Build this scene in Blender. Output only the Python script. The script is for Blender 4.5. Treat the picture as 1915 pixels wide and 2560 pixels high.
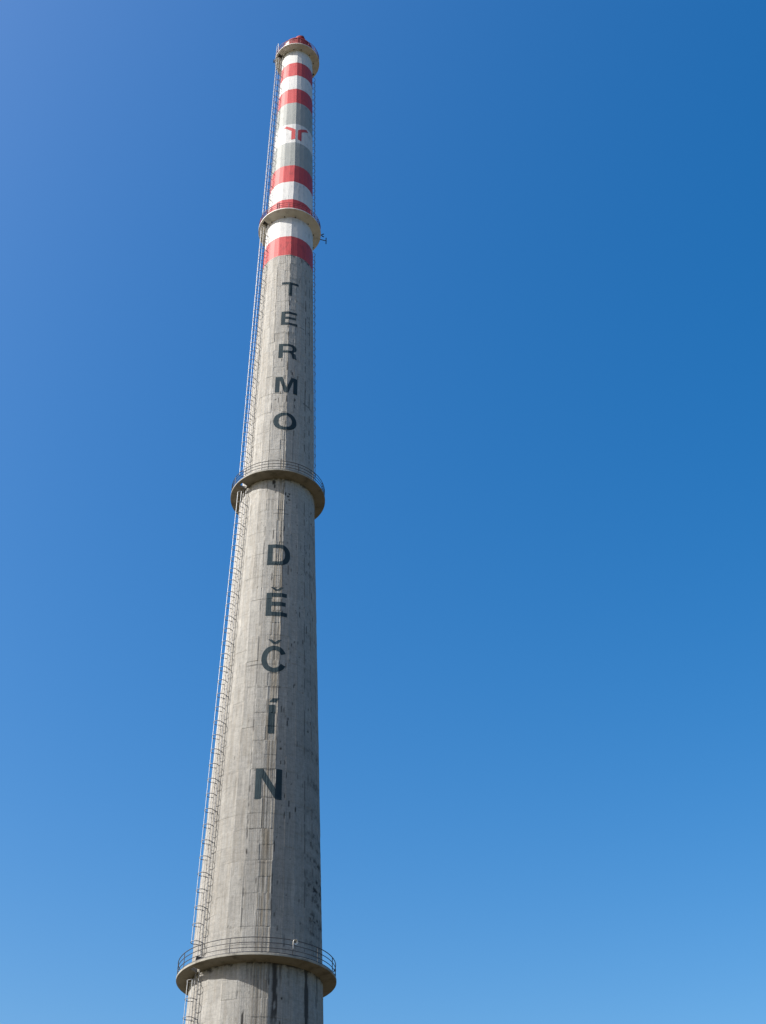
import bpy, bmesh, math, random
import numpy as np
from mathutils import Vector, Matrix
from mathutils.geometry import delaunay_2d_cdt

random.seed(7)
RNG = np.random.default_rng(11)
for o in list(bpy.data.objects):
    bpy.data.objects.remove(o)
S = bpy.context.scene
COL = S.collection
R = math.radians

# ------------------------------------------------------------------ camera
YAW, PITCH, ROLL = R(6.1079), R(39.0273), R(-1.3243)
cam = bpy.data.cameras.new("camera")
cam_o = bpy.data.objects.new("camera", cam)
COL.objects.link(cam_o)
cam.sensor_fit = 'VERTICAL'
cam.angle_y = 2 * math.atan(1280 / 3180.8)
cam.clip_start, cam.clip_end = 0.1, 20000
fw = Vector((math.sin(YAW) * math.cos(PITCH), math.cos(YAW) * math.cos(PITCH), math.sin(PITCH)))
rt = Vector((math.cos(YAW), -math.sin(YAW), 0))
up = rt.cross(fw)
rt2 = rt * math.cos(ROLL) + up * math.sin(ROLL)
up2 = -rt * math.sin(ROLL) + up * math.cos(ROLL)
cam_o.matrix_world = Matrix(((rt2.x, up2.x, -fw.x, 0), (rt2.y, up2.y, -fw.y, 0), (rt2.z, up2.z, -fw.z, 1.6), (0, 0, 0, 1)))
S.camera = cam_o

# ------------------------------------------------------------------ sky, sun, exposure
SUN_PHI, SUN_EL = -74.5, 42.5                  # azimuth measured round the chimney from the viewer's side, to the right
sx, sy = math.sin(R(SUN_PHI)), -math.cos(R(SUN_PHI))
w = bpy.data.worlds.new("World")
S.world = w
w.use_nodes = True
nt = w.node_tree
sky = nt.nodes.new('ShaderNodeTexSky')
sky.sky_type = 'NISHITA'
sky.sun_disc = False
sky.sun_elevation = R(SUN_EL)
sky.sun_rotation = math.atan2(sx, sy)
sky.altitude = 0
sky.air_density, sky.dust_density, sky.ozone_density = 1.2, 2.5, 1.0
hs = nt.nodes.new('ShaderNodeHueSaturation')
hs.inputs['Saturation'].default_value = 1.58
hs.inputs['Hue'].default_value = 0.503
nt.links.new(sky.outputs[0], hs.inputs['Color'])
nt.links.new(hs.outputs[0], nt.nodes['Background'].inputs[0])
nt.nodes['Background'].inputs[1].default_value = 0.11
sun = bpy.data.lights.new("sun", 'SUN')
sun.energy = 5.0
sun.angle = R(0.53)
sun.color = (1.0, 0.962, 0.90)
sun_o = bpy.data.objects.new("sun", sun)
COL.objects.link(sun_o)
sd = Vector((sx * math.cos(R(SUN_EL)), sy * math.cos(R(SUN_EL)), math.sin(R(SUN_EL))))
sun_o.rotation_euler = sd.to_track_quat('Z', 'Y').to_euler()
sun_o.location = (-60, 20, 120)
S.view_settings.view_transform = 'Standard'
S.view_settings.look = 'None'
S.view_settings.gamma = 1
S.view_settings.use_curve_mapping = False
S.view_settings.exposure = 0.78


# ------------------------------------------------------------------ helpers
def link(o, parent=None):
    COL.objects.link(o)
    if parent is not None:
        o.parent = parent
    return o


def obj(name, me, parent=None, mat=None):
    o = bpy.data.objects.new(name, me)
    if mat is not None and len(me.materials) == 0:
        me.materials.append(mat)
    return link(o, parent)


def empty(name, loc, parent=None):
    o = bpy.data.objects.new(name, None)
    o.empty_display_size = 0.5
    o.location = loc
    return link(o, parent)


def tag(o, label, cat, group=None):
    o['label'] = label
    o['category'] = cat
    if group:
        o['group'] = group


def mesh_from(verts, faces, name, smooth=False):
    me = bpy.data.meshes.new(name)
    me.from_pydata([tuple(v) for v in verts], [], [tuple(f) for f in faces])
    me.update()
    if smooth:
        me.polygons.foreach_set('use_smooth', [True] * len(me.polygons))
    return me


class MB:
    """collects tubes and boxes that belong to ONE piece"""
    def __init__(self):
        self.v, self.f = [], []

    def tube(self, pts, r, n=8, closed=False):
        pts = [Vector(p) for p in pts]
        m = len(pts)
        base = len(self.v)
        prev = None
        for i, p in enumerate(pts):
            if closed:
                d = (pts[(i + 1) % m] - pts[i - 1])
            else:
                d = pts[min(i + 1, m - 1)] - pts[max(i - 1, 0)]
            d.normalize()
            ref = Vector((0, 0, 1)) if abs(d.z) < 0.95 else Vector((1, 0, 0))
            if prev is not None:
                a = prev - d * prev.dot(d)
                a.normalize()
            else:
                a = d.cross(ref).normalized()
            prev = a
            b = d.cross(a)
            for k in range(n):
                t = 2 * math.pi * k / n
                self.v.append(p + (a * math.cos(t) + b * math.sin(t)) * r)
        for i in range(m if closed else m - 1):
            i2 = (i + 1) % m
            for k in range(n):
                k2 = (k + 1) % n
                self.f.append((base + i * n + k, base + i * n + k2, base + i2 * n + k2, base + i2 * n + k))
        if not closed:
            self.f.append(tuple(base + k for k in range(n))[::-1])
            self.f.append(tuple(base + (m - 1) * n + k for k in range(n)))
        return self

    def box(self, c, size, mat=None):
        M = mat if mat is not None else Matrix.Identity(3)
        base = len(self.v)
        c = Vector(c)
        for sz in (-1, 1):
            for x, y in ((-1, -1), (1, -1), (1, 1), (-1, 1)):
                self.v.append(c + M @ Vector((x * size[0] / 2, y * size[1] / 2, sz * size[2] / 2)))
        for f in ((3, 2, 1, 0), (4, 5, 6, 7), (0, 1, 5, 4), (1, 2, 6, 5), (2, 3, 7, 6), (3, 0, 4, 7)):
            self.f.append(tuple(base + i for i in f))
        return self

    def lathe(self, prof, n=24, c=(0, 0, 0), M=None, caps=True):
        base = len(self.v)
        M = M if M is not None else Matrix.Identity(3)
        c = Vector(c)
        for r, z in prof:
            for k in range(n):
                t = 2 * math.pi * k / n
                self.v.append(c + M @ Vector((r * math.cos(t), r * math.sin(t), z)))
        for i in range(len(prof) - 1):
            for k in range(n):
                k2 = (k + 1) % n
                self.f.append((base + i * n + k, base + i * n + k2, base + (i + 1) * n + k2, base + (i + 1) * n + k))
        if caps:
            self.f.append(tuple(base + k for k in range(n))[::-1])
            self.f.append(tuple(base + (len(prof) - 1) * n + k for k in range(n)))
        return self

    def mesh(self, name, smooth=False):
        return mesh_from(self.v, self.f, name, smooth)

    def build(self, name, mat, parent=None, smooth=False):
        return obj(name, self.mesh(name, smooth), parent, mat)


def pol(phi, r, z):
    """point beside the chimney axis: phi in degrees, 0 towards the viewer, positive to the right"""
    return Vector((r * math.sin(R(phi)), -r * math.cos(R(phi)), z))


def frame(phi):
    """columns: tangent (to the right), outward, up"""
    p = R(phi)
    return Matrix(((math.cos(p), math.sin(p), 0), (math.sin(p), -math.cos(p), 0), (0, 0, 1)))


# ------------------------------------------------------------------ numpy noise
def vnoise(x, y, seed):
    x = np.asarray(x, float)
    y = np.asarray(y, float)
    xi, yi = np.floor(x).astype(np.int64), np.floor(y).astype(np.int64)
    fx, fy = x - xi, y - yi
    fx, fy = fx * fx * (3 - 2 * fx), fy * fy * (3 - 2 * fy)

    def h(a, b):
        n = (a * 374761393 + b * 668265263 + seed * 982451653) & 0xFFFFFFFF
        n = ((n ^ (n >> 13)) * 1274126177) & 0xFFFFFFFF
        return ((n ^ (n >> 16)) & 0xFFFF) / 65535.0
    return (h(xi, yi) * (1 - fx) + h(xi + 1, yi) * fx) * (1 - fy) + (h(xi, yi + 1) * (1 - fx) + h(xi + 1, yi + 1) * fx) * fy


def fbm(x, y, seed, oct=4):
    s, a, t = 0.0, 1.0, 0.0
    for k in range(oct):
        s = s + a * vnoise(x * 2 ** k, y * 2 ** k, seed + k * 17)
        t += a
        a *= 0.5
    return s / t


def sstep(a, b, x):
    t = np.clip((x - a) / (b - a), 0, 1)
    return t * t * (3 - 2 * t)


# ------------------------------------------------------------------ materials
def mat_new(name):
    m = bpy.data.materials.new(name)
    m.use_nodes = True
    return m, m.node_tree, m.node_tree.nodes['Principled BSDF']


def N(t, typ, **kw):
    n = t.nodes.new(typ)
    for k, v in kw.items():
        if k.startswith('i_'):
            n.inputs[k[2:].replace('_', ' ')].default_value = v
        else:
            setattr(n, k, v)
    return n


def mixc(t, a, b, fac, mode='MIX'):
    n = t.nodes.new('ShaderNodeMix')
    n.data_type = 'RGBA'
    n.blend_type = mode
    for sock, val in ((n.inputs[0], fac), (n.inputs[6], a), (n.inputs[7], b)):
        if hasattr(val, 'is_linked') or hasattr(val, 'links'):
            t.links.new(val, sock)
        elif isinstance(val, (int, float)):
            sock.default_value = val
        else:
            sock.default_value = (*val, 1)
    return n.outputs[2]


def ramp(t, src, stops):
    n = t.nodes.new('ShaderNodeValToRGB')
    t.links.new(src, n.inputs[0])
    e = n.color_ramp.elements
    while len(e) < len(stops):
        e.new(0.5)
    for el, (p, c) in zip(e, stops):
        el.position = p
        el.color = (c, c, c, 1) if isinstance(c, (int, float)) else (*c, 1)
    return n.outputs[0]


def surf_mat(name, base, base2, dark, rough=0.9, bump=0.02, streak=0.25, mott=0.3, spec=0.25, lines=0.0):
    """weathered mineral surface: cloudy tone, vertical run-off streaks, stain attribute, grain relief"""
    m, t, b = mat_new(name)
    uv = N(t, 'ShaderNodeUVMap')
    uv.uv_map = 'run'
    mp = N(t, 'ShaderNodeMapping')
    mp.inputs['Scale'].default_value = (13.0, 0.22, 1)
    t.links.new(uv.outputs[0], mp.inputs[0])
    n1 = N(t, 'ShaderNodeTexNoise', i_Scale=1.0, i_Detail=6.0, i_Roughness=0.62)
    t.links.new(mp.outputs[0], n1.inputs['Vector'])
    n2 = N(t, 'ShaderNodeTexNoise', i_Scale=0.55, i_Detail=7.0, i_Roughness=0.65)
    t.links.new(uv.outputs[0], n2.inputs['Vector'])
    n3 = N(t, 'ShaderNodeTexNoise', i_Scale=11.0, i_Detail=5.0, i_Roughness=0.75)
    t.links.new(uv.outputs[0], n3.inputs['Vector'])
    c = mixc(t, base, base2, ramp(t, n2.outputs['Fac'], ((0.35, 0.0), (0.68, 1.0))))
    c = mixc(t, c, ramp(t, n1.outputs['Fac'], ((0.30, 0.45), (0.5, 0.9), (0.72, 1.12))), streak, 'MULTIPLY')
    c = mixc(t, c, ramp(t, n3.outputs['Fac'], ((0.28, 0.55), (0.5, 1.0), (0.72, 1.12))), mott, 'MULTIPLY')
    if lines:                                     # hair-thin upright form-board lines
        mp2 = N(t, 'ShaderNodeMapping')
        mp2.inputs['Scale'].default_value = (3.6, 0.035, 1)
        t.links.new(uv.outputs[0], mp2.inputs[0])
        n4 = N(t, 'ShaderNodeTexNoise', i_Scale=1.0, i_Detail=2.0, i_Roughness=0.8)
        t.links.new(mp2.outputs[0], n4.inputs['Vector'])
        ln = ramp(t, n4.outputs['Fac'], ((0.36, 1.0), (0.375, 0.55), (0.39, 1.0), (0.47, 1.0), (0.48, 0.45), (0.49, 1.0), (0.57, 1.0), (0.58, 0.6), (0.59, 1.0)))
        lf = N(t, 'ShaderNodeMath', operation='MULTIPLY')
        t.links.new(ramp(t, n2.outputs['Fac'], ((0.4, 0.35), (0.6, 1.0))), lf.inputs[0])
        lf.inputs[1].default_value = lines
        c = mixc(t, c, ln, lf.outputs[0], 'MULTIPLY')
        mp3 = N(t, 'ShaderNodeMapping')                       # faint level casting rings
        mp3.inputs['Scale'].default_value = (0.10, 2.3, 1)
        t.links.new(uv.outputs[0], mp3.inputs[0])
        n5 = N(t, 'ShaderNodeTexNoise', i_Scale=1.0, i_Detail=3.0, i_Roughness=0.7)
        t.links.new(mp3.outputs[0], n5.inputs['Vector'])
        c = mixc(t, c, ramp(t, n5.outputs['Fac'], ((0.40, 1.0), (0.42, 0.72), (0.44, 1.0), (0.53, 1.0), (0.545, 0.75), (0.56, 1.0))), 0.55, 'MULTIPLY')
        n6 = N(t, 'ShaderNodeTexNoise', i_Scale=3.2, i_Detail=4.0, i_Roughness=0.7)
        t.links.new(uv.outputs[0], n6.inputs['Vector'])
        c = mixc(t, c, ramp(t, n6.outputs['Fac'], ((0.30, 0.72), (0.5, 1.0), (0.7, 1.12))), 0.7, 'MULTIPLY')
    at = N(t, 'ShaderNodeAttribute')
    at.attribute_name = 'stain'
    sep = N(t, 'ShaderNodeSeparateColor')
    t.links.new(at.outputs['Color'], sep.inputs[0])
    c = mixc(t, c, (0.20, 0.165, 0.115), sep.outputs[1])       # brown board tint
    c = mixc(t, c, (0.52, 0.51, 0.48), sep.outputs[2])         # lime bloom
    c = mixc(t, c, dark, sep.outputs[0])
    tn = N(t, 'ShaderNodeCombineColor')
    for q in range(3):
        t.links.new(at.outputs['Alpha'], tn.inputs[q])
    c = mixc(t, c, tn.outputs[0], 1.0, 'MULTIPLY')             # tone multiplier: concrete darker low down
    t.links.new(c, b.inputs['Base Color'])
    b.inputs['Roughness'].default_value = rough
    b.inputs['Specular IOR Level'].default_value = spec
    bp = N(t, 'ShaderNodeBump')
    bp.inputs['Strength'].default_value = 1.0
    bp.inputs['Distance'].default_value = bump
    ad = N(t, 'ShaderNodeMath', operation='ADD')
    t.links.new(n3.outputs['Fac'], ad.inputs[0])
    t.links.new(n1.outputs['Fac'], ad.inputs[1])
    t.links.new(ad.outputs[0], bp.inputs['Height'])
    t.links.new(bp.outputs[0], b.inputs['Normal'])
    return m


M = {}
M['concrete'] = surf_mat('weathered_concrete', (0.375, 0.366, 0.345), (0.335, 0.326, 0.306), (0.035, 0.034, 0.033), bump=0.028, streak=0.4, mott=0.5, lines=0.5)
M['red'] = surf_mat('red_paint', (0.46, 0.062, 0.064), (0.42, 0.056, 0.058), (0.10, 0.03, 0.03), rough=0.6, bump=0.012, streak=0.28, mott=0.22)
M['cap'] = surf_mat('sooted_red_paint', (0.34, 0.04, 0.045), (0.20, 0.03, 0.035), (0.03, 0.02, 0.02), rough=0.75, bump=0.02, streak=0.6, mott=0.6)
M['white'] = surf_mat('white_paint', (0.58, 0.58, 0.575), (0.525, 0.525, 0.52), (0.22, 0.22, 0.21), rough=0.6, bump=0.012, streak=0.18, mott=0.15)
M['grey'] = surf_mat('grey_paint', (0.30, 0.315, 0.308), (0.265, 0.28, 0.272), (0.15, 0.15, 0.15), rough=0.65, bump=0.012, streak=0.2, mott=0.2)


def simple(name, col, rough=0.6, metal=0.0, var=0.25, scale=4.0, spec=0.4, bump=0.0):
    m, t, b = mat_new(name)
    co = N(t, 'ShaderNodeTexCoord')
    n = N(t, 'ShaderNodeTexNoise', i_Scale=scale, i_Detail=6.0, i_Roughness=0.65)
    t.links.new(co.outputs['Object'], n.inputs['Vector'])
    c = mixc(t, col, ramp(t, n.outputs['Fac'], ((0.3, 1 - var), (0.5, 1.0), (0.7, 1 + var * 0.3))), 1.0, 'MULTIPLY')
    t.links.new(c, b.inputs['Base Color'])
    b.inputs['Roughness'].default_value = rough
    b.inputs['Metallic'].default_value = metal
    b.inputs['Specular IOR Level'].default_value = spec
    if bump:
        bp = N(t, 'ShaderNodeBump')
        bp.inputs['Distance'].default_value = bump
        t.links.new(n.outputs['Fac'], bp.inputs['Height'])
        t.links.new(bp.outputs[0], b.inputs['Normal'])
    return m


M['slab'] = simple('platform_concrete', (0.28, 0.27, 0.24), 0.95, var=0.45, scale=1.1, spec=0.1, bump=0.02)
M['slab_pale'] = simple('platform_pale_paint', (0.71, 0.70, 0.675), 0.85, var=0.28, scale=1.3, spec=0.15, bump=0.01)
M['steel'] = simple('galvanised_steel', (0.40, 0.41, 0.42), 0.5, 0.2, var=0.3, scale=3)
M['ladder'] = simple('ladder_paint', (0.19, 0.19, 0.195), 0.5, 0.2, var=0.3, scale=3)
M['rail'] = simple('grey_rail_paint', (0.055, 0.055, 0.058), 0.55, 0.2, var=0.3, scale=5)
M['rail_red'] = simple('red_rail_paint', (0.17, 0.03, 0.04), 0.6, 0.0, var=0.2, scale=5)
M['dark'] = simple('dark_fitting', (0.05, 0.05, 0.055), 0.6, 0.1, var=0.2)
M['lamp_white'] = simple('lamp_enamel', (0.75, 0.75, 0.74), 0.35, 0.0, var=0.1)
M['letter'] = surf_mat('letter_paint', (0.027, 0.047, 0.057), (0.018, 0.034, 0.044), (0.03, 0.05, 0.06), rough=0.7, bump=0.02, streak=0.5, mott=0.4, spec=0.12)
M['logo'] = surf_mat('emblem_paint', (0.48, 0.075, 0.07), (0.43, 0.07, 0.07), (0.2, 0.05, 0.05), rough=0.6, bump=0.01, streak=0.2, mott=0.2)

# ------------------------------------------------------------------ ground
gm, t, b = mat_new('meadow_ground')
co = N(t, 'ShaderNodeTexCoord')
n1 = N(t, 'ShaderNodeTexNoise', i_Scale=0.05, i_Detail=8.0)
n2 = N(t, 'ShaderNodeTexNoise', i_Scale=2.5, i_Detail=8.0)
t.links.new(co.outputs['Object'], n1.inputs['Vector'])
t.links.new(co.outputs['Object'], n2.inputs['Vector'])
c = mixc(t, (0.046, 0.038, 0.016), (0.078, 0.056, 0.032), ramp(t, n1.outputs['Fac'], ((0.42, 0.0), (0.58, 1.0))))
c = mixc(t, c, ramp(t, n2.outputs['Fac'], ((0.3, 0.7), (0.7, 1.15))), 0.8, 'MULTIPLY')
t.links.new(c, b.inputs['Base Color'])
b.inputs['Roughness'].default_value = 1.0
b.inputs['Specular IOR Level'].default_value = 0.1
gv, gf = [(0, 93, 0)], []
rings = [15, 40, 90, 200, 500, 1400, 5000]
for i, r in enumerate(rings):
    for k in range(64):
        a = 2 * math.pi * k / 64
        gv.append((r * math.cos(a), 93 + r * math.sin(a), 0))
for k in range(64):
    gf.append((0, 1 + k, 1 + (k + 1) % 64))
    for i in range(len(rings) - 1):
        a, b2 = 1 + i * 64, 1 + (i + 1) * 64
        gf.append((a + k, b2 + k, b2 + (k + 1) % 64, a + (k + 1) % 64))
ground = obj('ground', mesh_from(gv, gf, 'ground'), None, gm)
ground['kind'] = 'structure'

# ------------------------------------------------------------------ the chimney shaft as one surface function
chim = empty('chimney', (0, 93, 0))
tag(chim, 'tall tapering concrete chimney with red and white bands, ring platforms and vertical lettering', 'chimney')

KZ = [0, 22.0, 33.17, 78.22, 117.68, 152.6, 160]
KR = [5.95, 5.077, 4.763, 3.424, 2.626, 1.983, 1.90]
Z_TOP = 155.5


def Rz(z):
    return np.interp(z, KZ, KR)


EZ = [28, 60, 75, 93, 102, 115, 127, 140, 152]
E_FRONT = [
    [-96] * 9, [-83] * 9, [-70] * 9, [-57] * 9,
    [-43, -43, -43, -44, -45, -47, -48, -49, -50],
    [-29, -29, -30, -32, -34, -36, -36, -38, -41],
    [-15.4, -15.3, -16.5, -19, -22, -24, -24, -27, -30.5],      # left edge of the lit front panel
    [-3, -2.2, 0, 0.5, -4, -9, -6.5, -7.5, -9],
    [9.5, 10, 9.7, 7, 5.4, 3.7, 5.4, 3.2, -0.5],                # the arris where the sunlight ends
    [21, 21, 21, 20, 19.5, 19, 19, 18, 16],
    [32] * 9, [44] * 9, [56] * 9, [69] * 9, [82] * 9, [96] * 9]
D_FRONT = np.zeros((16, 9))
D_FRONT[7] = [-.003, -.003, -.002, -.002, -.004, -.009, -.009, -.010, -.010]
D_FRONT[8] = [.010, .011, .013, .013, .014, .016, .016, .017, .017]
NB = 12
SEG = [9] * 15
SEG[6] = 13
SEG[7] = 16
SEG[8] = 11
SEG[4] = SEG[5] = 11


def columns(z):
    """phi and r of every column line at the heights z: arrays (len(z), columns); also which facet and how far across"""
    z = np.asarray(z, float)
    ph = np.stack([np.interp(z, EZ, e) for e in E_FRONT], 1)
    de = np.stack([np.interp(z, EZ, d) for d in D_FRONT], 1)
    back = np.stack([ph[:, -1] + (360 - 192) * k / NB for k in range(1, NB + 1)], 1)
    ph = np.concatenate([ph, back], 1)
    de = np.concatenate([de, np.zeros_like(back)], 1)
    re = Rz(z)[:, None] * (1.004 + de)
    P, Q, fac, tt = [], [], [], []
    for i in range(ph.shape[1] - 1):
        n = SEG[i] if i < 15 else 2
        ts = [0.0, 0.025] + list(np.linspace(0, 1, n + 1)[1:-1]) + [0.975] if i < 15 else [0.0, 0.5]
        a, b_ = np.radians(ph[:, i]), np.radians(ph[:, i + 1])
        x0, y0 = re[:, i] * np.sin(a), re[:, i] * np.cos(a)
        x1, y1 = re[:, i + 1] * np.sin(b_), re[:, i + 1] * np.cos(b_)
        for s in ts:
            x, y = x0 * (1 - s) + x1 * s, y0 * (1 - s) + y1 * s
            rr = np.hypot(x, y)
            ang = np.degrees(np.arctan2(x, y))
            mid = ph[:, i] * (1 - s) + ph[:, i + 1] * s
            ang = ang + 360 * np.round((mid - ang) / 360)
            P.append(ang)
            Q.append(rr)
            fac.append(i)
            tt.append(s)
    return np.stack(P, 1), np.stack(Q, 1), np.array(fac), np.array(tt)


BANDS = [('shaft', 0, 110.6, 'concrete'), ('red_band', 110.6, 113.85, 'red'), ('white_band', 113.85, 117.25, 'white'),
         ('red_band', 117.25, 120.6, 'red'), ('white_band', 120.6, 123.95, 'white'), ('red_band', 123.95, 127.15, 'red'),
         ('grey_band', 127.15, 131.8, 'grey'), ('white_band', 131.8, 135.65, 'white'), ('grey_band', 135.65, 140.3, 'grey'),
         ('red_band', 140.3, 143.4, 'red'), ('white_band', 143.4, 146.45, 'white'), ('red_band', 146.45, 149.5, 'red'),
         ('white_band', 149.5, 152.6, 'white'), ('red_band', 152.6, Z_TOP, 'cap')]
LIFT = 1.25
rows = set(np.round(np.arange(0, 27.1, 2.25), 3))
zj = 28.0
JOINTS = []
while zj < Z_TOP:
    JOINTS.append(zj)
    fine = 12 if zj < 80 else (9 if zj < 110 else 4)
    for q in np.linspace(0, LIFT, fine + 1)[:-1]:
        rows.add(round(zj + q, 3))
    if zj < 111:
        for q in (-.045, -.02, .02, .045):
            rows.add(round(zj + q, 3))
    zj += LIFT
for _, a, b_, _ in BANDS:
    rows.add(round(a, 3))
    rows.add(round(b_, 3))
ZR = np.array(sorted(r for r in rows if r <= Z_TOP + 1e-6))
keep = [0]
band_edges = {round(x, 3) for q in BANDS for x in q[1:3]}
for i in range(1, len(ZR)):
    if ZR[i] - ZR[keep[-1]] < 0.012:
        if round(ZR[i], 3) in band_edges:
            keep[-1] = i
        continue
    keep.append(i)
ZR = ZR[keep]
PH, RR, FAC, TT = columns(ZR)
NR, NC = PH.shape
ZZ = np.repeat(ZR[:, None], NC, 1)
U = np.radians(PH) * Rz(ZZ)
conc = ZZ < 110.6
front = (np.abs(PH) < 100)

# --- relief
lift_i = np.floor((ZZ - 28.0) / LIFT).astype(np.int64)
fz = (ZZ - 28.0) - lift_i * LIFT
facg = np.repeat(FAC[None, :], NR, 0)
ttg = np.repeat(TT[None, :], NR, 0)
h_panel = vnoise(lift_i * 1.0 + 0.5 * 0, facg * 1.0, 5)
rel = np.where(conc, (h_panel - 0.5) * 0.022, (h_panel - 0.5) * 0.006)
# every lift leans a touch, so its lower edge overlaps the one below
rel += np.where(conc, (0.5 - fz / LIFT) * 0.004, 0.0)
dj = np.minimum(fz, LIFT - fz)
jn = np.round((ZZ - 28.0) / LIFT)
jstr = np.clip(vnoise(jn * 1.0, facg * 1.0 + 40, 9) * 1.5 - 0.45, 0, 1) * np.where((facg == 6) | (facg == 7), .8, .35) * np.where(ZZ > 77, .12, 1) * (vnoise(jn * 1.0, ZZ * 0, 10) > .35)
joint = np.exp(-(dj / 0.03) ** 2) * jstr
rel -= np.where(conc, 0.013 * joint, 0.004 * joint)
# board marks: strong on the narrow key panel, faint elsewhere
bw = np.where(facg == 7, 0.085, 0.12)
bi = np.floor(U / bw)
bn = vnoise(bi * 1.0, np.floor(lift_i / 2.0), 21) - 0.5
bamp = np.where(facg == 7, 0.030, np.where(facg == 6, 0.004, np.where(facg < 6, 0.009, 0.006)))
keyfade = np.where(facg == 7, np.interp(ZZ, [28, 84, 100, 112], [1, 0.9, 0.55, 0.25]), 1.0)
rel += np.where(conc, bn * bamp * keyfade, 0)
rel += np.where(conc, (fbm(U * 2.2, ZZ * 1.4, 33, 4) - 0.5) * np.where(facg == 6, .024, .013), (fbm(U * 1.5, ZZ * 1.0, 33, 3) - 0.5) * 0.012)
# key groove along the left edge of the lit panel
edgeA = np.exp(-(((ttg) * 1.0) / 0.035) ** 2) * (facg == 6) + np.exp(-(((1 - ttg)) / 0.03) ** 2) * (facg == 5)
rel -= np.where(conc, edgeA * 0.02 * (0.4 + vnoise(ZZ * 1.3, ZZ * 0, 4)), edgeA * 0.006)
RS = RR + np.where(front, rel, rel * 0.3)

# --- stains (weather marks with a shape of their own)
dark = np.zeros_like(U)
brown = np.zeros_like(U)
pale = np.zeros_like(U)


def spot(ph, z, w_, h_, s=1.0, soft=0.35):
    """an upright blotch: width and height in metres, ragged edge"""
    u0 = math.radians(ph) * float(Rz(z))
    sel = (np.abs(U - u0) < w_ * 2 + .3) & (np.abs(ZZ - z) < h_ * 1.5 + .2)
    if not sel.any():
        return
    uu, zz = U[sel], ZZ[sel]
    jag = (fbm(uu * 9, zz * 5, 77, 3) - 0.5) * 0.9
    d = ((uu - u0) / (w_ / 2)) ** 2 + ((zz - z) / (h_ / 2)) ** 2
    v = s * (1 - sstep(1 - soft, 1 + soft, d + jag))
    dark[sel] = np.maximum(dark[sel], v)


# holes and spalls, from the picture: (phi, z, width, height)
for a in [(-10, 28.9, .22, 1.5), (-8.9, 28.0, .16, .6), (-15.0, 43.6, .08, .5), (-15.2, 42.6, .09, .8), (-14.9, 41.2, .12, .5),
          (-5, 42.0, .08, .5), (-5, 38.9, .08, .7), (10.5, 41.6, .09, 1.0), (20, 44.2, .08, .5), (26, 44.3, .1, .6),
          (21, 52.2, .14, .45), (14, 53.4, .1, .6), (14.6, 49.8, .18, .25), (14.8, 48.6, .1, .3), (21.5, 47.6, .12, .6),
          (26.5, 47.0, .1, .6), (24.5, 45.3, .1, .5), (32, 44.9, .1, .5), (42, 52.6, .1, .4), (42, 51.7, .1, .4),
          (50, 52.2, .16, .2), (-4, 71.3, .09, 1.1), (-3.5, 66.6, .1, .8), (18, 67.5, .12, 1.0), (17.5, 69.3, .12, .4),
          (12.5, 75.2, .12, .3), (11, 76.2, .13, .5), (15, 76.0, .28, .22), (17, 75.6, .3, .18), (17, 76.3, .3, .18),
          (-7.5, 77.6, .4, .6), (-6, 77.1, .22, .5), (-4, 76.4, .16, .3), (5.5, 71.2, .1, .35), (22, 88.6, .14, .5),
          (22, 87.7, .1, .5), (22, 84.2, .08, .8), (-6.5, 88.3, .1, .8), (-12, 88.4, .22, .1), (-4, 89.3, .12, .3), (7.2, 88.5, .12, .9),
          (7.4, 85.6, .1, 1.2), (6.8, 93.2, .14, 1.5), (6, 97.8, .12, .9), (5.7, 102.6, .12, 1.2), (16, 92.2, .12, .5), (3, 91.5, .1, .6),
          (5, 99.0, .12, .5), (-4, 94.0, .1, .5), (25, 59.8, .1, .4), (36, 63.2, .12, .6), (48, 62.0, .12, .9), (46, 58.8, .12, .6),
          (30, 56.0, .1, .4), (60, 66.0, .12, .8), (41, 60.5, .1, .5), (12, 62.9, .1, .3), (24, 60.2, .08, .6), (10.4, 72.0, .09, .9),
          (10.2, 74.6, .08, .8), (10.3, 69.8, .08, .9), (10, 31.6, .1, .5), (21, 30.6, .14, .2), (19.6, 28.9, .1, .5), (24, 29.2, .08, .4)]:
    spot(a[0], a[1], a[2] * .8, a[3])
for k in range(170):
    ph = RNG.uniform(12, 80)
    z = RNG.uniform(34, 76)
    big = RNG.random() ** 2
    spot(ph, z, .055 + .05 * big, .12 + .38 * big, RNG.uniform(.5, .95))
for k in range(150):
    spot(RNG.uniform(-75, 8), RNG.uniform(29, 109), RNG.uniform(.05, .08), RNG.uniform(.08, .3), RNG.uniform(.2, .6))
for k in range(60):
    spot(RNG.uniform(8, 75), RNG.uniform(77, 110), RNG.uniform(.06, .12), RNG.uniform(.2, .6), RNG.uniform(.35, .8))
# run-off tongues under the lowest platform
for ph, wd, z0, z1, s in [(14.6, .62, 32.9, 28.3, .92), (46, .55, 32.9, 27.5, .9), (19.5, .22, 32.8, 30.8, .6), (-8.5, .12, 32.8, 31.8, .8), (36, .3, 32.9, 31.9, .6),
                          (10.4, .22, 33.0, 32.4, .95), (-4, .12, 32.9, 31.0, .45), (27, .14, 32.9, 30.0, .35), (62, .4, 32.9, 29.6, .6)]:
    u0 = math.radians(ph) * Rz(ZZ)
    jag = (fbm(U * 5, ZZ * 0.9, 51, 4) - 0.5)
    across = 1 - sstep(.55, 1.0, np.abs(U - u0 + jag * .35) / (wd * .42))
    along = sstep(z1 - .6, z1 + 1.6, ZZ) * (ZZ < z0 + .3)
    breakup = sstep(.25, .5, fbm(U * 7, ZZ * 2.2, 63, 3) + 0.35 * sstep(z1 + 1, z0, ZZ))
    dark = np.maximum(dark, s * across * along * breakup)
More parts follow.
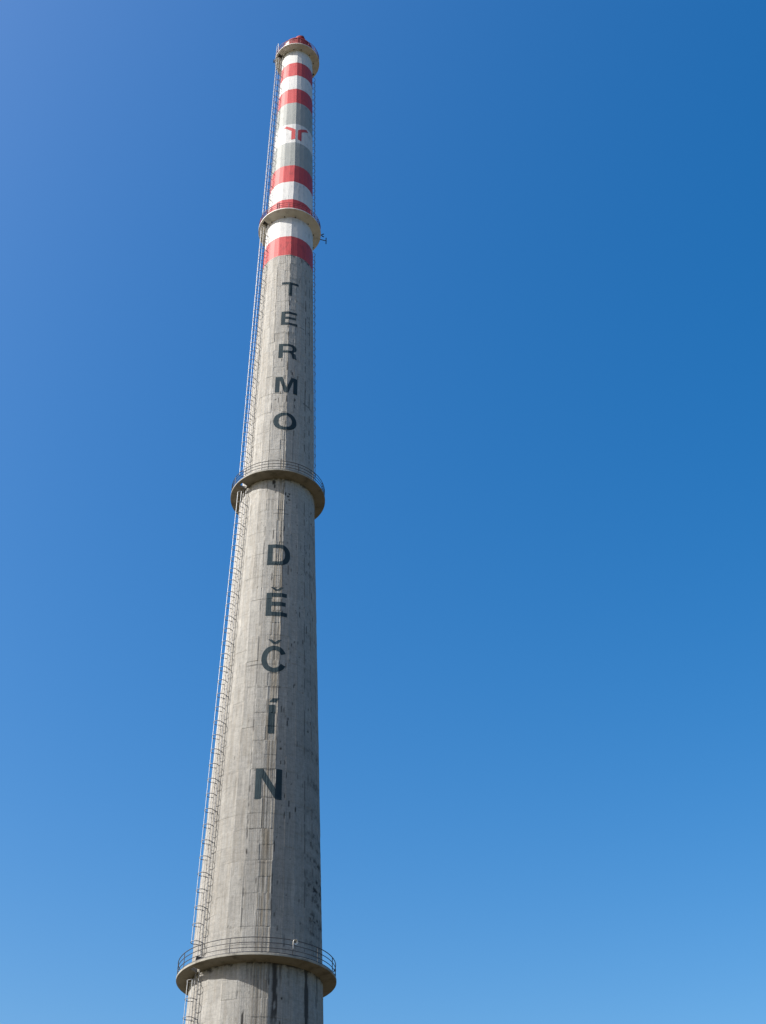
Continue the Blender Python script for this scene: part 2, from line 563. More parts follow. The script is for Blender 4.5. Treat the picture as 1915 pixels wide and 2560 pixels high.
# mould along the joint under the two lower platforms
for zp, amp in ((33.02, .9), (78.1, .75)):
    e = fbm(U * 2.6, ZZ * 1.5, 71, 4)
    reach = 0.12 + 0.75 * np.clip(e - .36, 0, 1) * 1.6
    dark = np.maximum(dark, amp * (1 - sstep(0.4, 1.0, (zp - ZZ) / reach)) * (ZZ < zp + .3) * sstep(.3, .55, fbm(U * 6, ZZ * 5, 72, 3)))
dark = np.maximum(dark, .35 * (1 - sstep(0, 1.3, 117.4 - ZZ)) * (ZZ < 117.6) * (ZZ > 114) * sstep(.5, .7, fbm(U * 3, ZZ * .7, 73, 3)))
# honeycombed concrete far round on the shaded side, in ragged bands under the lift joints
ang = sstep(34, 58, PH) * (1 - sstep(86, 92, PH))
for zc, h_, a in [(45.4, .55, .5), (43.4, .3, .8), (42.7, .3, .8), (41.4, .35, .85), (40.0, .45, 1.0), (39.2, .4, 1.0), (38.4, .35, .8), (36.9, .5, 1.0), (35.9, .35, .75), (35.0, .3, .6), (47.8, .4, .6), (50.4, .5, .6), (53, .3, .4), (68, .3, .45), (72.6, .35, .5), (61.5, .3, .4), (57, .3, .4)]:
    n_ = fbm(U * 4.5, ZZ * 4.0, 81 + int(zc), 4)
    dark = np.maximum(dark, a * ang * np.exp(-((ZZ - zc + .25 * (fbm(U * 1.2, ZZ * 0, 5, 2) - .5)) / h_) ** 2) * (.85 * sstep(.52, .66, n_) + .25))
# open vertical panel joints, dashed
for ei, z0, z1, s in [(11, 79, 109, .9), (12, 79, 108, .95), (8, 28, 109, .55), (9, 79, 104, .35), (11, 34, 77, .55), (12, 34, 77, .5), (13, 79, 108, .8), (6, 28, 109, .55), (13, 34, 77, .5)]:
    e = np.interp(ZZ, EZ, E_FRONT[ei])
    ue = np.radians(e) * Rz(ZZ)
    dash = sstep(.47, .56, fbm(ZZ * 0 + ei * 3.7, ZZ * 1.1, 90 + ei, 3))
    wd = .028 + .04 * vnoise(ZZ * 2.1, ZZ * 0, 91 + ei)
    dark = np.maximum(dark, s * dash * (1 - sstep(.6, 1.2, np.abs(U - ue + .03 * (vnoise(ZZ * 1.7, ZZ * 0, 3) - .5)) / wd)) * (ZZ > z0) * (ZZ < z1))
# lift joints as thin dark lines where the grout has opened
dark = np.maximum(dark, np.where(conc, 0.45 * np.exp(-(dj / .028) ** 2) * sstep(.3, .7, jstr) * sstep(.45, .60, fbm(U * 1.1, jn * 3.1, 95, 3)), 0))
for zc, pa, pb in [(99.75, -40, -12), (99.4, 28, 60), (98.1, -28, 18), (43.0, -14, 8), (40.25, -14, 9), (45.55, -12, 10), (55.4, -14, 12), (73.8, -12, 16), (47.9, -12, 6), (87.4, -4, 5), (87.1, 15, 30), (83.2, 34, 60), (88.7, 40, 65), (63.6, -14, 9), (69.9, -4, 10), (57.6, -28, 9)]:
    zl = zc + .12 * (fbm(U * .8, ZZ * 0, 96, 3) - .5)
    dark = np.maximum(dark, .8 * np.exp(-((ZZ - zl) / .04) ** 2) * (PH > pa) * (PH < pb) * sstep(.33, .5, fbm(U * 2, ZZ * 0 + zc, 97, 3)))
# soot-dark runs left below the lowest red band
for pa, pb, dz in [(4, 10, .28), (10, 15, .4), (15, 20, .32), (25, 29, .35), (30.5, 32, 1.1), (38, 46, .3), (46, 55, .45), (-4, -2.5, .4), (20, 21, .6), (34.5, 35.5, .9), (-14, -12.6, .3)]:
    dark = np.maximum(dark, .85 * (PH > pa) * (PH < pb) * (ZZ < 110.6) * (1 - sstep(dz * .6, dz, 110.6 - ZZ + .15 * vnoise(U * 8, ZZ * 3, 98))) * sstep(.25, .5, fbm(U * 3, ZZ * 2, 99, 3)))
# flaked paint
pe = sstep(.56, .66, fbm(U * 4, ZZ * 3.0, 101, 4)) * sstep(14, 22, PH) * (1 - sstep(44, 56, PH)) * (ZZ > 120.6) * (ZZ < 123.95)
dark = np.maximum(dark, .55 * pe * sstep(.4, .6, fbm(U * 1.1, ZZ * .8, 102, 2)))
dark = np.maximum(dark, np.where(~conc, .35 * sstep(.66, .74, fbm(U * 3.2, ZZ * 2.2, 103, 4)), 0))
# brown board strips in the key panel
br = (vnoise(bi * 1.0, np.floor(lift_i / 3.0), 111) > .42) * (0.35 + .5 * vnoise(bi * 1.0 + 7, ZZ * .5, 112))
brown = np.where((facg == 7) & conc, br * np.interp(ZZ, [28, 40, 74, 90, 110], [.75, .9, .85, .5, .25]), 0)
brown = np.where((facg < 7) & conc, .18 * (vnoise(bi * 1.0, lift_i * 0.4, 113) > .6), brown)
lines = np.where((facg == 7) & conc, (np.abs(U / bw - np.round(U / bw)) < .12) * sstep(.4, .55, fbm(bi * 1.7, ZZ * .6, 114, 3)), 0)
dark = np.maximum(dark, .42 * lines * keyfade * np.where((ZZ > 50.2) & (ZZ < 54.9), .15, 1))
lines2 = np.where((facg < 6) & conc, (np.abs(U / bw - np.round(U / bw)) < .16) * sstep(.5, .62, fbm(bi * 1.7, ZZ * .45, 115, 3)), 0)
dark = np.maximum(dark, .16 * lines2)
# lime bloom
pale = np.where(conc, .22 * sstep(.62, .75, fbm(U * 1.6, ZZ * .5, 121, 4)) * sstep(.35, .6, fbm(U * 5, ZZ * 2, 122, 2)), 0)
for ph, z, w_, h_ in [(17.2, 72.6, .12, .6), (17, 104.3, .2, .3), (20, 102.8, .1, .5), (7, 103.2, .09, .9), (7.2, 101.9, .1, 1.2)]:
    u0 = math.radians(ph) * float(Rz(z))
    pale = np.maximum(pale, .8 * (1 - sstep(.6, 1.2, ((U - u0) / (w_ / 2)) ** 2 + ((ZZ - z) / (h_ / 2)) ** 2)))
dark = np.maximum(dark, .85 * sstep(154.6, 155.5, ZZ) * sstep(.35, .6, fbm(U * 2.5, ZZ * 1.2, 141, 3)))   # soot at the mouth
dark = np.where(front, dark, dark * .5)
tone = np.where(conc, np.interp(ZZ, [28, 46, 62, 78, 110], [.80, .76, .90, .98, 1.0]) + .10 * (fbm(U * .5, ZZ * .12, 131, 3) - .5), 1.0)  # concrete tone: darker towards the lower shaft, slightly cloudy

XYZ = np.stack([RS * np.sin(np.radians(PH)), -RS * np.cos(np.radians(PH)), ZZ], -1)


def shaft_piece(name, a, b_, mat):
    i0, i1 = int(np.argmin(np.abs(ZR - a))), int(np.argmin(np.abs(ZR - b_)))
    n = i1 - i0 + 1
    V = XYZ[i0:i1 + 1].reshape(-1, 3)
    ii, jj = np.meshgrid(np.arange(n - 1), np.arange(NC), indexing='ij')
    j2 = (jj + 1) % NC
    F = np.stack([ii * NC + jj, ii * NC + j2, (ii + 1) * NC + j2, (ii + 1) * NC + jj], -1).reshape(-1, 4)
    me = bpy.data.meshes.new(name)
    me.vertices.add(len(V))
    me.vertices.foreach_set('co', V.astype(np.float32).ravel())
    me.loops.add(F.size)
    me.loops.foreach_set('vertex_index', F.astype(np.int32).ravel())
    me.polygons.add(len(F))
    me.polygons.foreach_set('loop_start', np.arange(0, F.size, 4, dtype=np.int32))
    me.polygons.foreach_set('loop_total', np.full(len(F), 4, dtype=np.int32))
    me.polygons.foreach_set('use_smooth', np.ones(len(F), dtype=bool))
    me.update(calc_edges=True)
    uvl = me.uv_layers.new(name='run')
    uu = U[i0:i1 + 1].copy().reshape(-1)
    zz = ZZ[i0:i1 + 1].reshape(-1)
    lu = uu[F.ravel()].reshape(-1, 4)
    seam = jj.reshape(-1) == NC - 1
    lu[seam, 1] += 2 * np.pi * Rz(zz[F[seam, 1]])
    lu[seam, 2] += 2 * np.pi * Rz(zz[F[seam, 2]])
    uvs = np.stack([lu.ravel(), zz[F.ravel()]], -1).astype(np.float32)
    uvl.data.foreach_set('uv', uvs.ravel())
    ca = me.color_attributes.new('stain', 'FLOAT_COLOR', 'POINT')
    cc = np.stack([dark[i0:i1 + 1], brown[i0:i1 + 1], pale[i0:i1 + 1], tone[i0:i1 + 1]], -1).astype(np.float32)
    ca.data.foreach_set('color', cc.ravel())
    return obj(name, me, chim, M[mat])


LAB = {0: 'bare weathered concrete lower shaft with dark lettering'}
for k, (nm, a, b_, m_) in enumerate(BANDS):
    o = shaft_piece(nm, a, b_, m_)
    if k == 0:
        o['label'] = LAB[0]
    elif k == len(BANDS) - 1:
        o['label'] = 'red painted top above the highest platform'
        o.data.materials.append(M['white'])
        # faces on the left side take the white material
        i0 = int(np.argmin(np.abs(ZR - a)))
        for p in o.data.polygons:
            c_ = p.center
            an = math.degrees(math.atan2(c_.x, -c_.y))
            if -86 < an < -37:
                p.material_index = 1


def surf(phi, z, off=0.0):
    i = int(np.clip(np.searchsorted(ZR, z) - 1, 0, NR - 2))
    f = (z - ZR[i]) / (ZR[i + 1] - ZR[i])
    r0 = np.interp(phi, PH[i], RS[i])
    r1 = np.interp(phi, PH[i + 1], RS[i + 1])
    return pol(phi, float(r0 * (1 - f) + r1 * f) + off, z)


# rim of the mouth
mb = MB()
mb.lathe([(1.95, Z_TOP - .12), (1.99, Z_TOP - .1), (1.99, Z_TOP + .06), (1.62, Z_TOP + .06), (1.62, Z_TOP - 6)], 48, caps=False)
rimo = mb.build('mouth_rim', M['cap'], chim, True)


# ------------------------------------------------------------------ painted letters and emblem, laid on the relief of the concrete
def inside(loops, x, y):
    c_ = False
    for L in loops:
        n = len(L)
        for i in range(n):
            x0, y0 = L[i]
            x1, y1 = L[(i + 1) % n]
            if (y0 > y) != (y1 > y) and x < (x1 - x0) * (y - y0) / (y1 - y0) + x0:
                c_ = not c_
    return c_


def overlay(name, loops, mat, off=0.012, label=None):
    """loops in (phi, z); the sheet is cut along the grid of the shaft so that it lies on it"""
    allp = [p for L in loops for p in L]
    p0, p1 = min(p[0] for p in allp), max(p[0] for p in allp)
    z0, z1 = min(p[1] for p in allp), max(p[1] for p in allp)
    zm = (z0 + z1) / 2
    k = math.radians(1) * float(Rz(zm))
    verts, edges = [], []
    for L in loops:
        b0 = len(verts)
        D = []
        n = len(L)
        for i in range(n):
            a, b_ = L[i], L[(i + 1) % n]
            D.append(a)
        for p in D:
            verts.append(Vector((p[0] * k, p[1])))
        edges += [(b0 + i, b0 + (i + 1) % len(D)) for i in range(len(D))]
    im = int(np.argmin(np.abs(ZR - zm)))
    cols = [c_ for c_ in PH[im] if p0 < c_ < p1]
    rws = [z for z in ZR if z0 < z < z1]
    for c_ in cols:
        b0 = len(verts)
        verts += [Vector((c_ * k, z0 - .01)), Vector((c_ * k, z1 + .01))]
        edges.append((b0, b0 + 1))
    for z in rws:
        b0 = len(verts)
        verts += [Vector((p0 * k - .01, z)), Vector((p1 * k + .01, z))]
        edges.append((b0, b0 + 1))
    rv, re_, rf, *_ = delaunay_2d_cdt(verts, edges, [], 0, 1e-5)
    LL = [[(p[0] * k, p[1]) for p in L] for L in loops]
    keepf = []
    for f in rf:
        cx = sum(rv[i].x for i in f) / len(f)
        cy = sum(rv[i].y for i in f) / len(f)
        if inside(LL, cx, cy):
            keepf.append(f)
    used = sorted({i for f in keepf for i in f})
    mp = {i: j for j, i in enumerate(used)}
    V = [surf(rv[i].x / k, rv[i].y, off) for i in used]
    me = mesh_from(V, [[mp[i] for i in f] for f in keepf], name, True)
    bm = bmesh.new()
    bm.from_mesh(me)
    bmesh.ops.recalc_face_normals(bm, faces=bm.faces)
    s = sum(f.normal.dot(Vector((f.calc_center_median().x, f.calc_center_median().y, 0))) for f in bm.faces)
    if s < 0:
        bmesh.ops.reverse_faces(bm, faces=bm.faces)
    bm.to_mesh(me)
    bm.free()
    uvl = me.uv_layers.new(name='run')
    for lp in me.loops:
        i = used[lp.vertex_index]
        uvl.data[lp.index].uv = (rv[i].x, rv[i].y)
    ca = me.color_attributes.new('stain', 'FLOAT_COLOR', 'POINT')
    ca.data.foreach_set('color', np.tile(np.array([0, 0, 0, 1], np.float32), len(V)))
    o = obj(name, me, chim, M[mat])
    if label:
        o['label'] = label
    return o


def arc(cx, cy, rx, ry, a0, a1, n=22, p=2.0):
    out = []
    for i in range(n + 1):
        a = math.radians(a0 + (a1 - a0) * i / n)
        c_, s_ = math.cos(a), math.sin(a)
        out.append((cx + rx * math.copysign(abs(c_) ** (2 / p), c_), cy + ry * math.copysign(abs(s_) ** (2 / p), s_)))
    return out


GL = {}
GL['T'] = [[(0, 1), (1, 1), (1, .83), (.605, .83), (.605, 0), (.395, 0), (.395, .83), (0, .83)]]
GL['E'] = [[(0, 1), (.97, 1), (.97, .83), (.25, .83), (.25, .605), (.92, .605), (.92, .435), (.25, .435), (.25, .17), (1, .17), (1, 0), (0, 0)]]
GL['I'] = [[(0, 0), (0, 1), (1, 1), (1, 0)]]
GL['N'] = [[(0, 0), (0, 1), (.27, 1), (.765, .33), (.765, 1), (1, 1), (1, 0), (.75, 0), (.235, .69), (.235, 0)]]
GL['M'] = [[(0, 0), (0, 1), (.305, 1), (.505, .30), (.70, 1), (1, 1), (1, 0), (.80, 0), (.80, .80), (.585, 0), (.415, 0), (.195, .80), (.195, 0)]]
GL['O'] = [arc(.5, .5, .5, .5, 0, 356, 60, 2.15), arc(.5, .5, .285, .335, 0, 356, 60, 2.1)]
GL['D'] = [[(0, 0), (0, 1)] + arc(.52, .5, .48, .5, 90, -90, 30, 2.25), [(.225, .17), (.225, .83)] + arc(.50, .5, .27, .33, 90, -90, 26, 2.2)]
GL['R'] = [[(0, 0), (0, 1)] + arc(.64, .715, .335, .285, 90, -60, 22, 2.3) + [(.78, .43)] + arc(.74, .26, .20, .16, 60, 0, 8) + [(.945, .12), (1, 0), (.76, 0), (.725, .1), (.715, .24), (.66, .345), (.55, .375), (.23, .375), (.23, 0)],
           [(.23, .53), (.23, .84)] + arc(.62, .685, .13, .155, 90, -90, 14, 2.3)]
GL['C'] = [arc(.5, .5, .49, .5, 27, 333, 56, 2.1) + [(.745, .335)] + arc(.5, .5, .285, .335, -32, -328, 50, 2.1) + [(.745, .665)]]
CARON = [[(0, 1), (.24, 1), (.5, .42), (.76, 1), (1, 1), (.645, 0), (.355, 0)]]
ACUTE = [[(0, 0), (.33, 1), (1, 1), (.58, 0)]]


def place(loops, p0, p1, z0, z1):
    out = []
    for L in loops:
        pts = [(p0 + x * (p1 - p0), z0 + y * (z1 - z0)) for x, y in L]
        clean = []
        for q in pts:
            if not clean or abs(q[0] - clean[-1][0]) + abs(q[1] - clean[-1][1]) > 1e-4:
                clean.append(q)
        out.append(clean)
    return out


LET = [('T', -11.7, 24.6, 103.85, 106.0, None), ('E', -9.6, 23.4, 99.25, 101.3, None), ('R', -11.2, 24, 94.3, 96.35, None),
       ('M', -14.1, 26.6, 89.35, 91.55, None), ('O', -13.8, 26.3, 84.3, 86.6, None), ('D', -10.8, 20.2, 67.9, 70.2, None),
       ('E', -9.2, 17.8, 62.45, 64.87, ('c', -4.3, 12.7, 65.1, 65.47)), ('C', -11.5, 19.2, 56.8, 59.4, ('c', -4.2, 12.2, 59.6, 60.03)),
       ('I', -.1, 6.7, 51.1, 53.7, ('a', .1, 11.8, 53.95, 54.32)), ('N', -10.3, 16.7, 45.4, 48.0, None)]
NAMES = ['T', 'E', 'R', 'M', 'O', 'D', '\u011a', '\u010c', '\u00cd', 'N']
for (g, p0, p1, z0, z1, acc), nm in zip(LET, NAMES):
    lp = place(GL[g], p0, p1, z0, z1)
    if acc:
        lp += place(CARON if acc[0] == 'c' else ACUTE, *acc[1:])
    overlay('letter', lp, 'letter', label='dark painted capital letter ' + nm)
half = [(-4.1, 134.45), (-15, 134.83), (-32.2, 135.3), (-40.8, 135.0), (-30, 134.72), (-15.6, 134.2), (-15.5, 132.35), (-3.7, 132.5)]
em1 = [(7.5 + x, z) for x, z in half]
em2 = [(7.5 - x, z) for x, z in half]
overlay('emblem', [em1, em2], 'logo', 0.012, 'red two-armed T emblem on the white band')

# ------------------------------------------------------------------ ring platforms
PLAT = [  # underside edge z, radius, lip, drop of the underside towards the shaft, hatches (phi0, phi1), material, post offset, posts, rail heights
    dict(z=33.12, r=5.76, lip=.17, drop=.16, hatch=[(-59.5, -53.5)], mat='slab', off=2.4, rails=(.36, .72, 1.08), rm='rail'),
    dict(z=78.2, r=4.453, lip=.15, drop=.13, hatch=[(-61.5, -54)], mat='slab', off=.9, rails=(.36, .70, 1.04), rm='rail'),
    dict(z=117.66, r=3.548, lip=.14, drop=.40, hatch=[(-69, -60), (120, 129)], mat='slab_pale', off=-4, rails=(.30, .60, .95), rm='rail_red'),
    dict(z=152.6, r=2.90, lip=.12, drop=.14, hatch=[(-73, -62), (120, 131)], mat='slab_pale', off=6, rails=(.35, .70, 1.05), rm='rail_red')]
NPOST = 16


def platform(P):
    zb, rp, lip = P['z'], P['r'], P['lip']
    rs = float(Rz(zb))
    rin = rs * .965
    ra, rb = rs + .13, rs + .13 + min(.58, (rp - rs) - .28)
    angs = set(np.round(np.arange(-180, 180, 3.0), 3))
    for a, b_ in P['hatch']:
        angs = {q for q in angs if not (a - .8 < q < a + .8 or b_ - .8 < q < b_ + .8)}
        angs |= {a, b_}
    angs = sorted(angs)
    rad = [rin, ra, rb, rp]
    zu = [zb - P['drop'] * (rp - r) / (rp - rs) for r in rad]
    zt = zb + lip
    v, f = [], []
    idx = {}

    def vert(i, j, top):
        key = (i, j, top)
        if key not in idx:
            idx[key] = len(v)
            v.append(pol(angs[i], rad[j], zt + (.012 if j == 0 else 0) if top else zu[j]))
        return idx[key]
    n = len(angs)
    inh = lambda a: any(h[0] - 1e-6 <= a < h[1] - 1e-6 for h in P['hatch'])
    for i in range(n):
        i2 = (i + 1) % n
        hole = inh(angs[i])
        for j in range(3):
            if hole and j == 1:
                continue
            f.append((vert(i, j, 0), vert(i, j + 1, 0), vert(i2, j + 1, 0), vert(i2, j, 0))[::-1])
            f.append((vert(i, j, 1), vert(i, j + 1, 1), vert(i2, j + 1, 1), vert(i2, j, 1)))
        f.append((vert(i, 3, 0), vert(i2, 3, 0), vert(i2, 3, 1), vert(i, 3, 1)))
        if hole:
            for j in (1, 2):
                f.append((vert(i, j, 0), vert(i, j, 1), vert(i2, j, 1), vert(i2, j, 0)))
    for h in P['hatch']:
        for a in h:
            i = min(range(n), key=lambda q: abs(angs[q] - a))
            f.append((vert(i, 1, 0), vert(i, 2, 0), vert(i, 2, 1), vert(i, 1, 1)))
    me = mesh_from(v, f, 'platform')
    bm = bmesh.new()
    bm.from_mesh(me)
    bmesh.ops.recalc_face_normals(bm, faces=bm.faces)
    bmesh.ops.bevel(bm, geom=[e for e in bm.edges if len(e.link_faces) == 2 and e.calc_face_angle(0) > 1.2 and all(abs(math.hypot(q.co.x, q.co.y) - rp) < .01 for q in e.verts)], offset=.018, segments=1, affect='EDGES')
    bm.to_mesh(me)
    bm.free()
    o = obj('platform', me, chim, M[P['mat']])
    rr = rp - .07
    post_me = MB().tube([(0, 0, -.02), (0, 0, P['rails'][-1])], .03, 8).box((0, 0, .008), (.13, .13, .02)).mesh('railing_post')
    post_me.materials.append(M[P['rm']])
    for k in range(NPOST):
        ph = P['off'] + 360 / NPOST * k
        q = obj('railing_post', post_me, o)
        q.location = pol(ph, rr, zt)
        q.rotation_euler = (0, 0, R(ph))
    for hgt in P['rails']:
        m = MB()
        m.tube([pol(a, rr, zt + hgt) for a in np.arange(0, 360, 3.75)], .027 if hgt < P['rails'][-1] else .031, 8, True)
        m.build('rail', M[P['rm']], o, True)
    m = MB()
    # upstand along the deck edge
    pts = []
    m.lathe([(rr + .012, zt + .002), (rr + .012, zt + .085), (rr - .002, zt + .085), (rr - .002, zt + .002)], 96, caps=False)
    m.build('toe_board', M[P['rm']], o)
    for kk, h in enumerate(P['hatch']):
        c_ = (h[0] + h[1]) / 2
        wdt = math.radians(h[1] - h[0]) * rb
        Mx = frame(c_) @ Matrix.Rotation(R(62), 3, 'Z').to_3x3() if False else frame(h[1])
        if P['mat'] == 'slab_pale':
            m = MB()
            vs = [pol(a, r, zt - .05) for a in (h[0] - .1, h[1] + .1) for r in (ra - .01, rb + .01)]
            vs += [q + Vector((0, 0, .03)) for q in vs]
            m.v = vs
            m.f = [(0, 1, 3, 2), (4, 6, 7, 5), (0, 4, 5, 1), (1, 5, 7, 3), (3, 7, 6, 2), (2, 6, 4, 0)]
            m.build('hatch_cover', M['rail'], o)
            continue
        # steel lid standing open on the clockwise edge of the hatch
        m = MB()
        T = Mx @ Matrix.Rotation(R(18), 3, 'Y')
        m.box(pol(h[1] + .4, (ra + rb) / 2, zt + .27) + Mx @ Vector((.1, 0, 0)), (.02, rb - ra, .54), T)
        m.build('hatch_lid', M['rail'], o)
    return o


PO = [platform(P) for P in PLAT]

# gate frame standing up from the third platform's railing
P = PLAT[2]
m = MB()
for ph in (-26, -22.4):
    m.tube([pol(ph, P['r'] - .07, P['z'] + P['lip']), pol(ph, P['r'] - .07, P['z'] + P['lip'] + 1.12)], .07, 8)
for hz in (.62, 1.06):
    m.tube([pol(-26, P['r'] - .07, P['z'] + P['lip'] + hz), pol(-22.4, P['r'] - .07, P['z'] + P['lip'] + hz)], .05, 8)
m.build('light_bracket', M['rail_red'], PO[2])
# drain spouts in the underside of the two upper platforms
for P, o, rr in ((PLAT[2], PO[2], 2.72), (PLAT[3], PO[3], 2.14)):
    for ph in (-49, -13.8, 12.1, 47.9, 82.9):
        zu = P['z'] - P['drop'] * (P['r'] - rr) / (P['r'] - float(Rz(P['z'])))
        m = MB().lathe([(.055, -.09), (.055, .05)], 10, pol(ph, rr, zu))
        m.build('drain_spout', M['dark'], o)

# ------------------------------------------------------------------ caged ladders
ST_OFF, ST_HALF = .20, .235
CAGE_D = .74


def lad_phi(side, z):
    if side < 0:
        return float(np.interp(z, [28, 55, 78, 85, 117, 152], [-56.7, -57.2, -57.8, -59.2, -64, -67]))
    return float(np.interp(z, [78, 117, 152], [123.5, 124.5, 125.5]))


def hoop_curve():
    pts = [(-ST_HALF, 0)]
    for k in range(13):
        a = math.pi * k / 12
        pts.append((-.37 * math.cos(a), .36 + .38 * math.sin(a)))
    pts.append((ST_HALF, 0))
    return pts


HC = hoop_curve()
hm = MB()
hm.tube([(x, y, 0) for x, y in HC], .028, 6)
HOOP = hm.mesh('hoop', True)
HOOP.materials.append(M['ladder'])
bk = MB()
bk.tube([(0, -.24, 0), (0, .035, 0)], .03, 6)
bk.lathe([(.055, -.06), (.055, .06)], 8)
BRK = bk.mesh('wall_bracket')
BRK.materials.append(M['ladder'])


def ladder(side, z0, z1, c0, c1, phase, label):
    """stiles run z0..z1, the cage c0..c1"""
    zs = list(np.linspace(z0, z1, max(3, int((z1 - z0) / 5))))

    def pt(x, y, z):
        ph = lad_phi(side, z)
        q = pol(ph, float(Rz(z)) * .996 + ST_OFF, z)
        return q + frame(ph) @ Vector((x, y, 0))
    m = MB()
    for s in (-1, 1):
        m.tube([pt(s * ST_HALF, 0, z) for z in zs], .036, 6)
    lad = m.build('ladder', M['ladder'], chim)
    lad['label'] = label
    m = MB()
    z = z0 + .2
    while z < z1:
        m.tube([pt(-ST_HALF, 0, z), pt(ST_HALF, 0, z)], .009, 5)
        z += .31
    rg = m.build('rungs', M['ladder'], lad)
    rg['kind'] = 'stuff'
    for k in (3, 7, 11):
        x, y = HC[k]
        m = MB()
        zc = list(np.linspace(c0, c1, max(3, int((c1 - c0) / 5))))
        m.tube([pt(x * .985, .36 + (y - .36) * .985, z) for z in zc], .021, 6)
        m.build('cage_bar', M['steel'], lad)
    n = max(1, round((c1 - c0) / 1.27))
    for i in range(n + 1):
        z = c0 + (c1 - c0) * i / n
        ph = lad_phi(side, z)
        h = obj('hoop', HOOP, lad)
        h.location = pt(0, 0, z)
        h.rotation_euler = (0, 0, 0)
        F = frame(ph)
        h.matrix_local = Matrix.Translation(pt(0, 0, z)) @ F.to_4x4()
        if (i + phase) % 2 == 0:
            for s in (-1, 1):
                q = obj('wall_bracket', BRK, lad)
                q.matrix_local = Matrix.Translation(pt(s * ST_HALF, 0, z - .03)) @ F.to_4x4()
    return lad


deck = [P['z'] + P['lip'] for P in PLAT]
ladder(-1, 2.2, deck[0] + 1.0, 4.5, 32.2, 0, 'caged ladder below the lowest platform')
ladder(-1, deck[0] + .02, deck[1] + 1.0, 34.95, 77.1, 0, 'caged ladder up the left of the shaft beside the lower word')
ladder(-1, deck[1] + .02, deck[2] + 1.0, 79.55, 116.4, 0, 'caged ladder up the left of the shaft beside the upper word')
ladder(-1, deck[2] + .02, deck[3] + 1.0, 119.1, 151.4, 0, 'caged ladder up the left side of the painted bands')
ladder(1, deck[1] + .02, deck[2] + 1.0, 79.6, 116.4, 1, 'caged ladder up the right side beside the upper word')
ladder(1, deck[2] + .02, deck[3] + .6, 119.1, 151.4, 1, 'caged ladder up the right side of the painted bands')
# grab loop where the left ladder comes up through the highest platform
m = MB()
q0 = pol(-65, PLAT[3]['r'] + .02, 0)
T = frame(-65)
loop = [(-.26, 0, deck[3]), (-.26, 0, deck[3] + 1.75)] + [(-.26 * math.cos(a), 0, deck[3] + 1.75 + .26 * math.sin(a)) for a in np.linspace(.3, math.pi - .3, 7)] + [(.26, 0, deck[3] + 1.75), (.26, 0, deck[3])]
m.tube([q0 + T @ Vector((a, b_, 0)) + Vector((0, 0, c_)) for a, b_, c_ in loop], .03, 8)
m.build('grab_loop', M['steel'], PO[3])

# ------------------------------------------------------------------ the vent cowl on the mouth
m = MB()
cx, cy = .26, -.80
m.lathe([(.60, Z_TOP - .6), (.60, Z_TOP + 1.15), (.66, Z_TOP + 1.18), (.66, Z_TOP + 1.5), (.58, Z_TOP + 1.56), (.3, Z_TOP + 1.64)], 28, (cx, cy, 0))
cw = m.build('vent_cowl', M['cap'], chim)
m = MB()
m.lathe([(.3, Z_TOP + 1.55), (.34, Z_TOP + 1.6), (.34, Z_TOP + 1.9), (.2, Z_TOP + 2.02)], 16, (cx + .2, cy - .1, 0))
m.build('cowl_cap', M['dark'], cw)
ld = MB()
for me_ in (cw.data, rimo.data):
    if 'stain' not in me_.color_attributes:
        me_.color_attributes.new('stain', 'FLOAT_COLOR', 'POINT').data.foreach_set('color', np.tile(np.array([0, 0, 0, 1], np.float32), len(me_.vertices)))

# ------------------------------------------------------------------ fittings on the platforms
W0 = Vector((0, 93, 0))
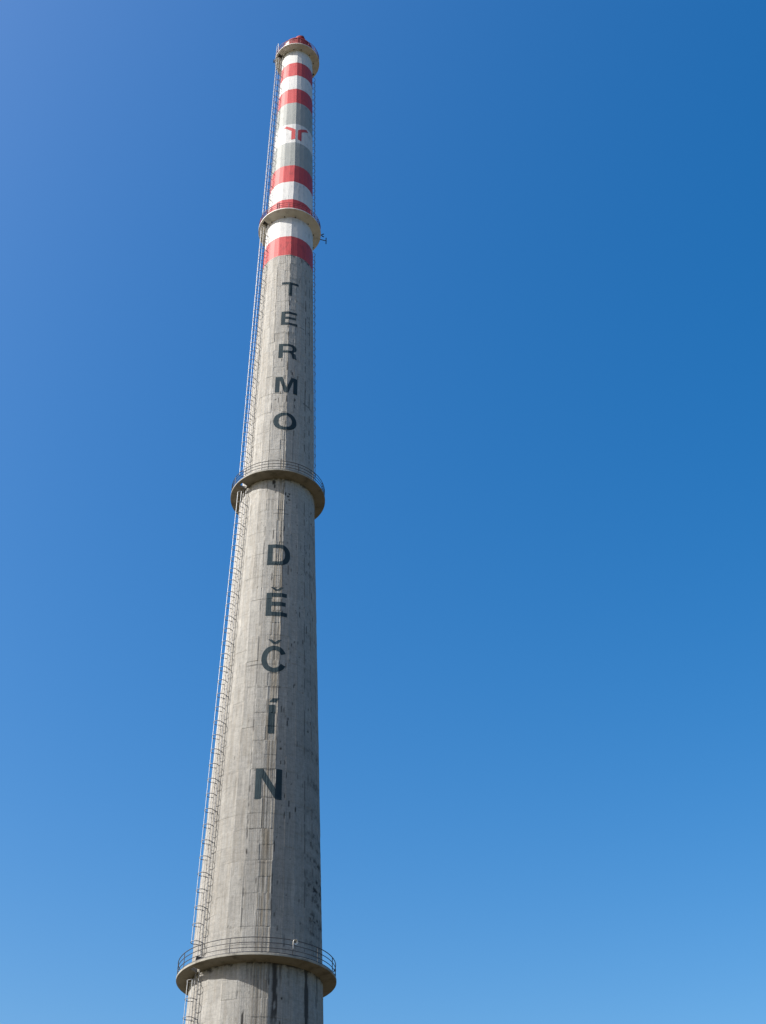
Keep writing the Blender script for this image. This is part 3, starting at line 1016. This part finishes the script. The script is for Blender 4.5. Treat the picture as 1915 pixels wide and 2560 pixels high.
# round white floodlight clamped to a rail post of the lowest platform
ph = PLAT[0]['off'] + 22.5
P = PLAT[0]
fl = empty('floodlight', W0 + pol(ph, P['r'] - .03, deck[0] + .80))
tag(fl, 'round white floodlight clamped to a railing post of the lowest platform', 'floodlight')
A = frame(ph) @ Matrix.Rotation(R(-108), 3, 'X')
cen = frame(ph) @ Vector((.07, .20, .10))
m = MB()
m.lathe([(.03, -.16), (.10, -.14), (.165, -.04), (.185, .05), (.17, .05), (.15, -.02), (.09, -.10), (.02, -.11)], 24, cen, A)
m.build('reflector', M['lamp_white'], fl, True)
m = MB()
m.lathe([(.045, -.11), (.05, -.02), (.03, .0)], 12, cen, A)
m.build('bulb', M['dark'], fl, True)
m = MB()
m.tube([(0, 0, -.32), (0, 0, .08), frame(ph) @ Vector((0, .06, .17)), frame(ph) @ Vector((.05, .10, .14))], .03, 8)
m.build('mounting_arm', M['lamp_white'], fl)


def rpix(k):
    return k


# T-shaped rod and forked bracket on the right of the third platform, small lamp box on the left of the highest
P = PLAT[2]
an = empty('antenna', W0 + pol(105, P['r'], deck[2] + .35))
tag(an, 'dark T-shaped aerial sticking out from the right edge of the second-highest platform', 'antenna')
T = frame(103)
m = MB().tube([T @ Vector((0, -.09, 0)), T @ Vector((0, .80, 0))], .05, 8)
m.build('stem', M['dark'], an)
m = MB().tube([T @ Vector((0, .80, -.52)), T @ Vector((0, .80, .52))], .055, 8)
m.build('rod', M['dark'], an)
lb = empty('warning_lamp', W0 + pol(97, P['r'], deck[2] + .52))
tag(lb, 'small dark twin lamp fitting on the right railing of the second-highest platform', 'lamp')
T = frame(97)
m = MB().tube([T @ Vector((0, -.09, 0)), T @ Vector((0, .20, .0))], .045, 8)
m.build('mounting_arm', M['dark'], lb)
for dz in (.17, -.17):
    m = MB().tube([T @ Vector((0, .14, dz * .3)), T @ Vector((0, .24, dz)), T @ Vector((0, .40, dz * 1.5))], .055, 8)
    m.build('lamp_head', M['dark'], lb)
P = PLAT[3]
lb = empty('warning_lamp', W0 + pol(-92, P['r'], deck[3] + .30))
tag(lb, 'small dark lamp box on the left edge of the highest platform', 'lamp')
T = frame(-92)
MB().tube([T @ Vector((0, -.09, 0)), T @ Vector((0, .16, 0))], .035, 8).build('mounting_arm', M['dark'], lb)
MB().box(T @ Vector((0, .14, -.05)), (.2, .16, .5), T).build('lamp_head', M['dark'], lb)
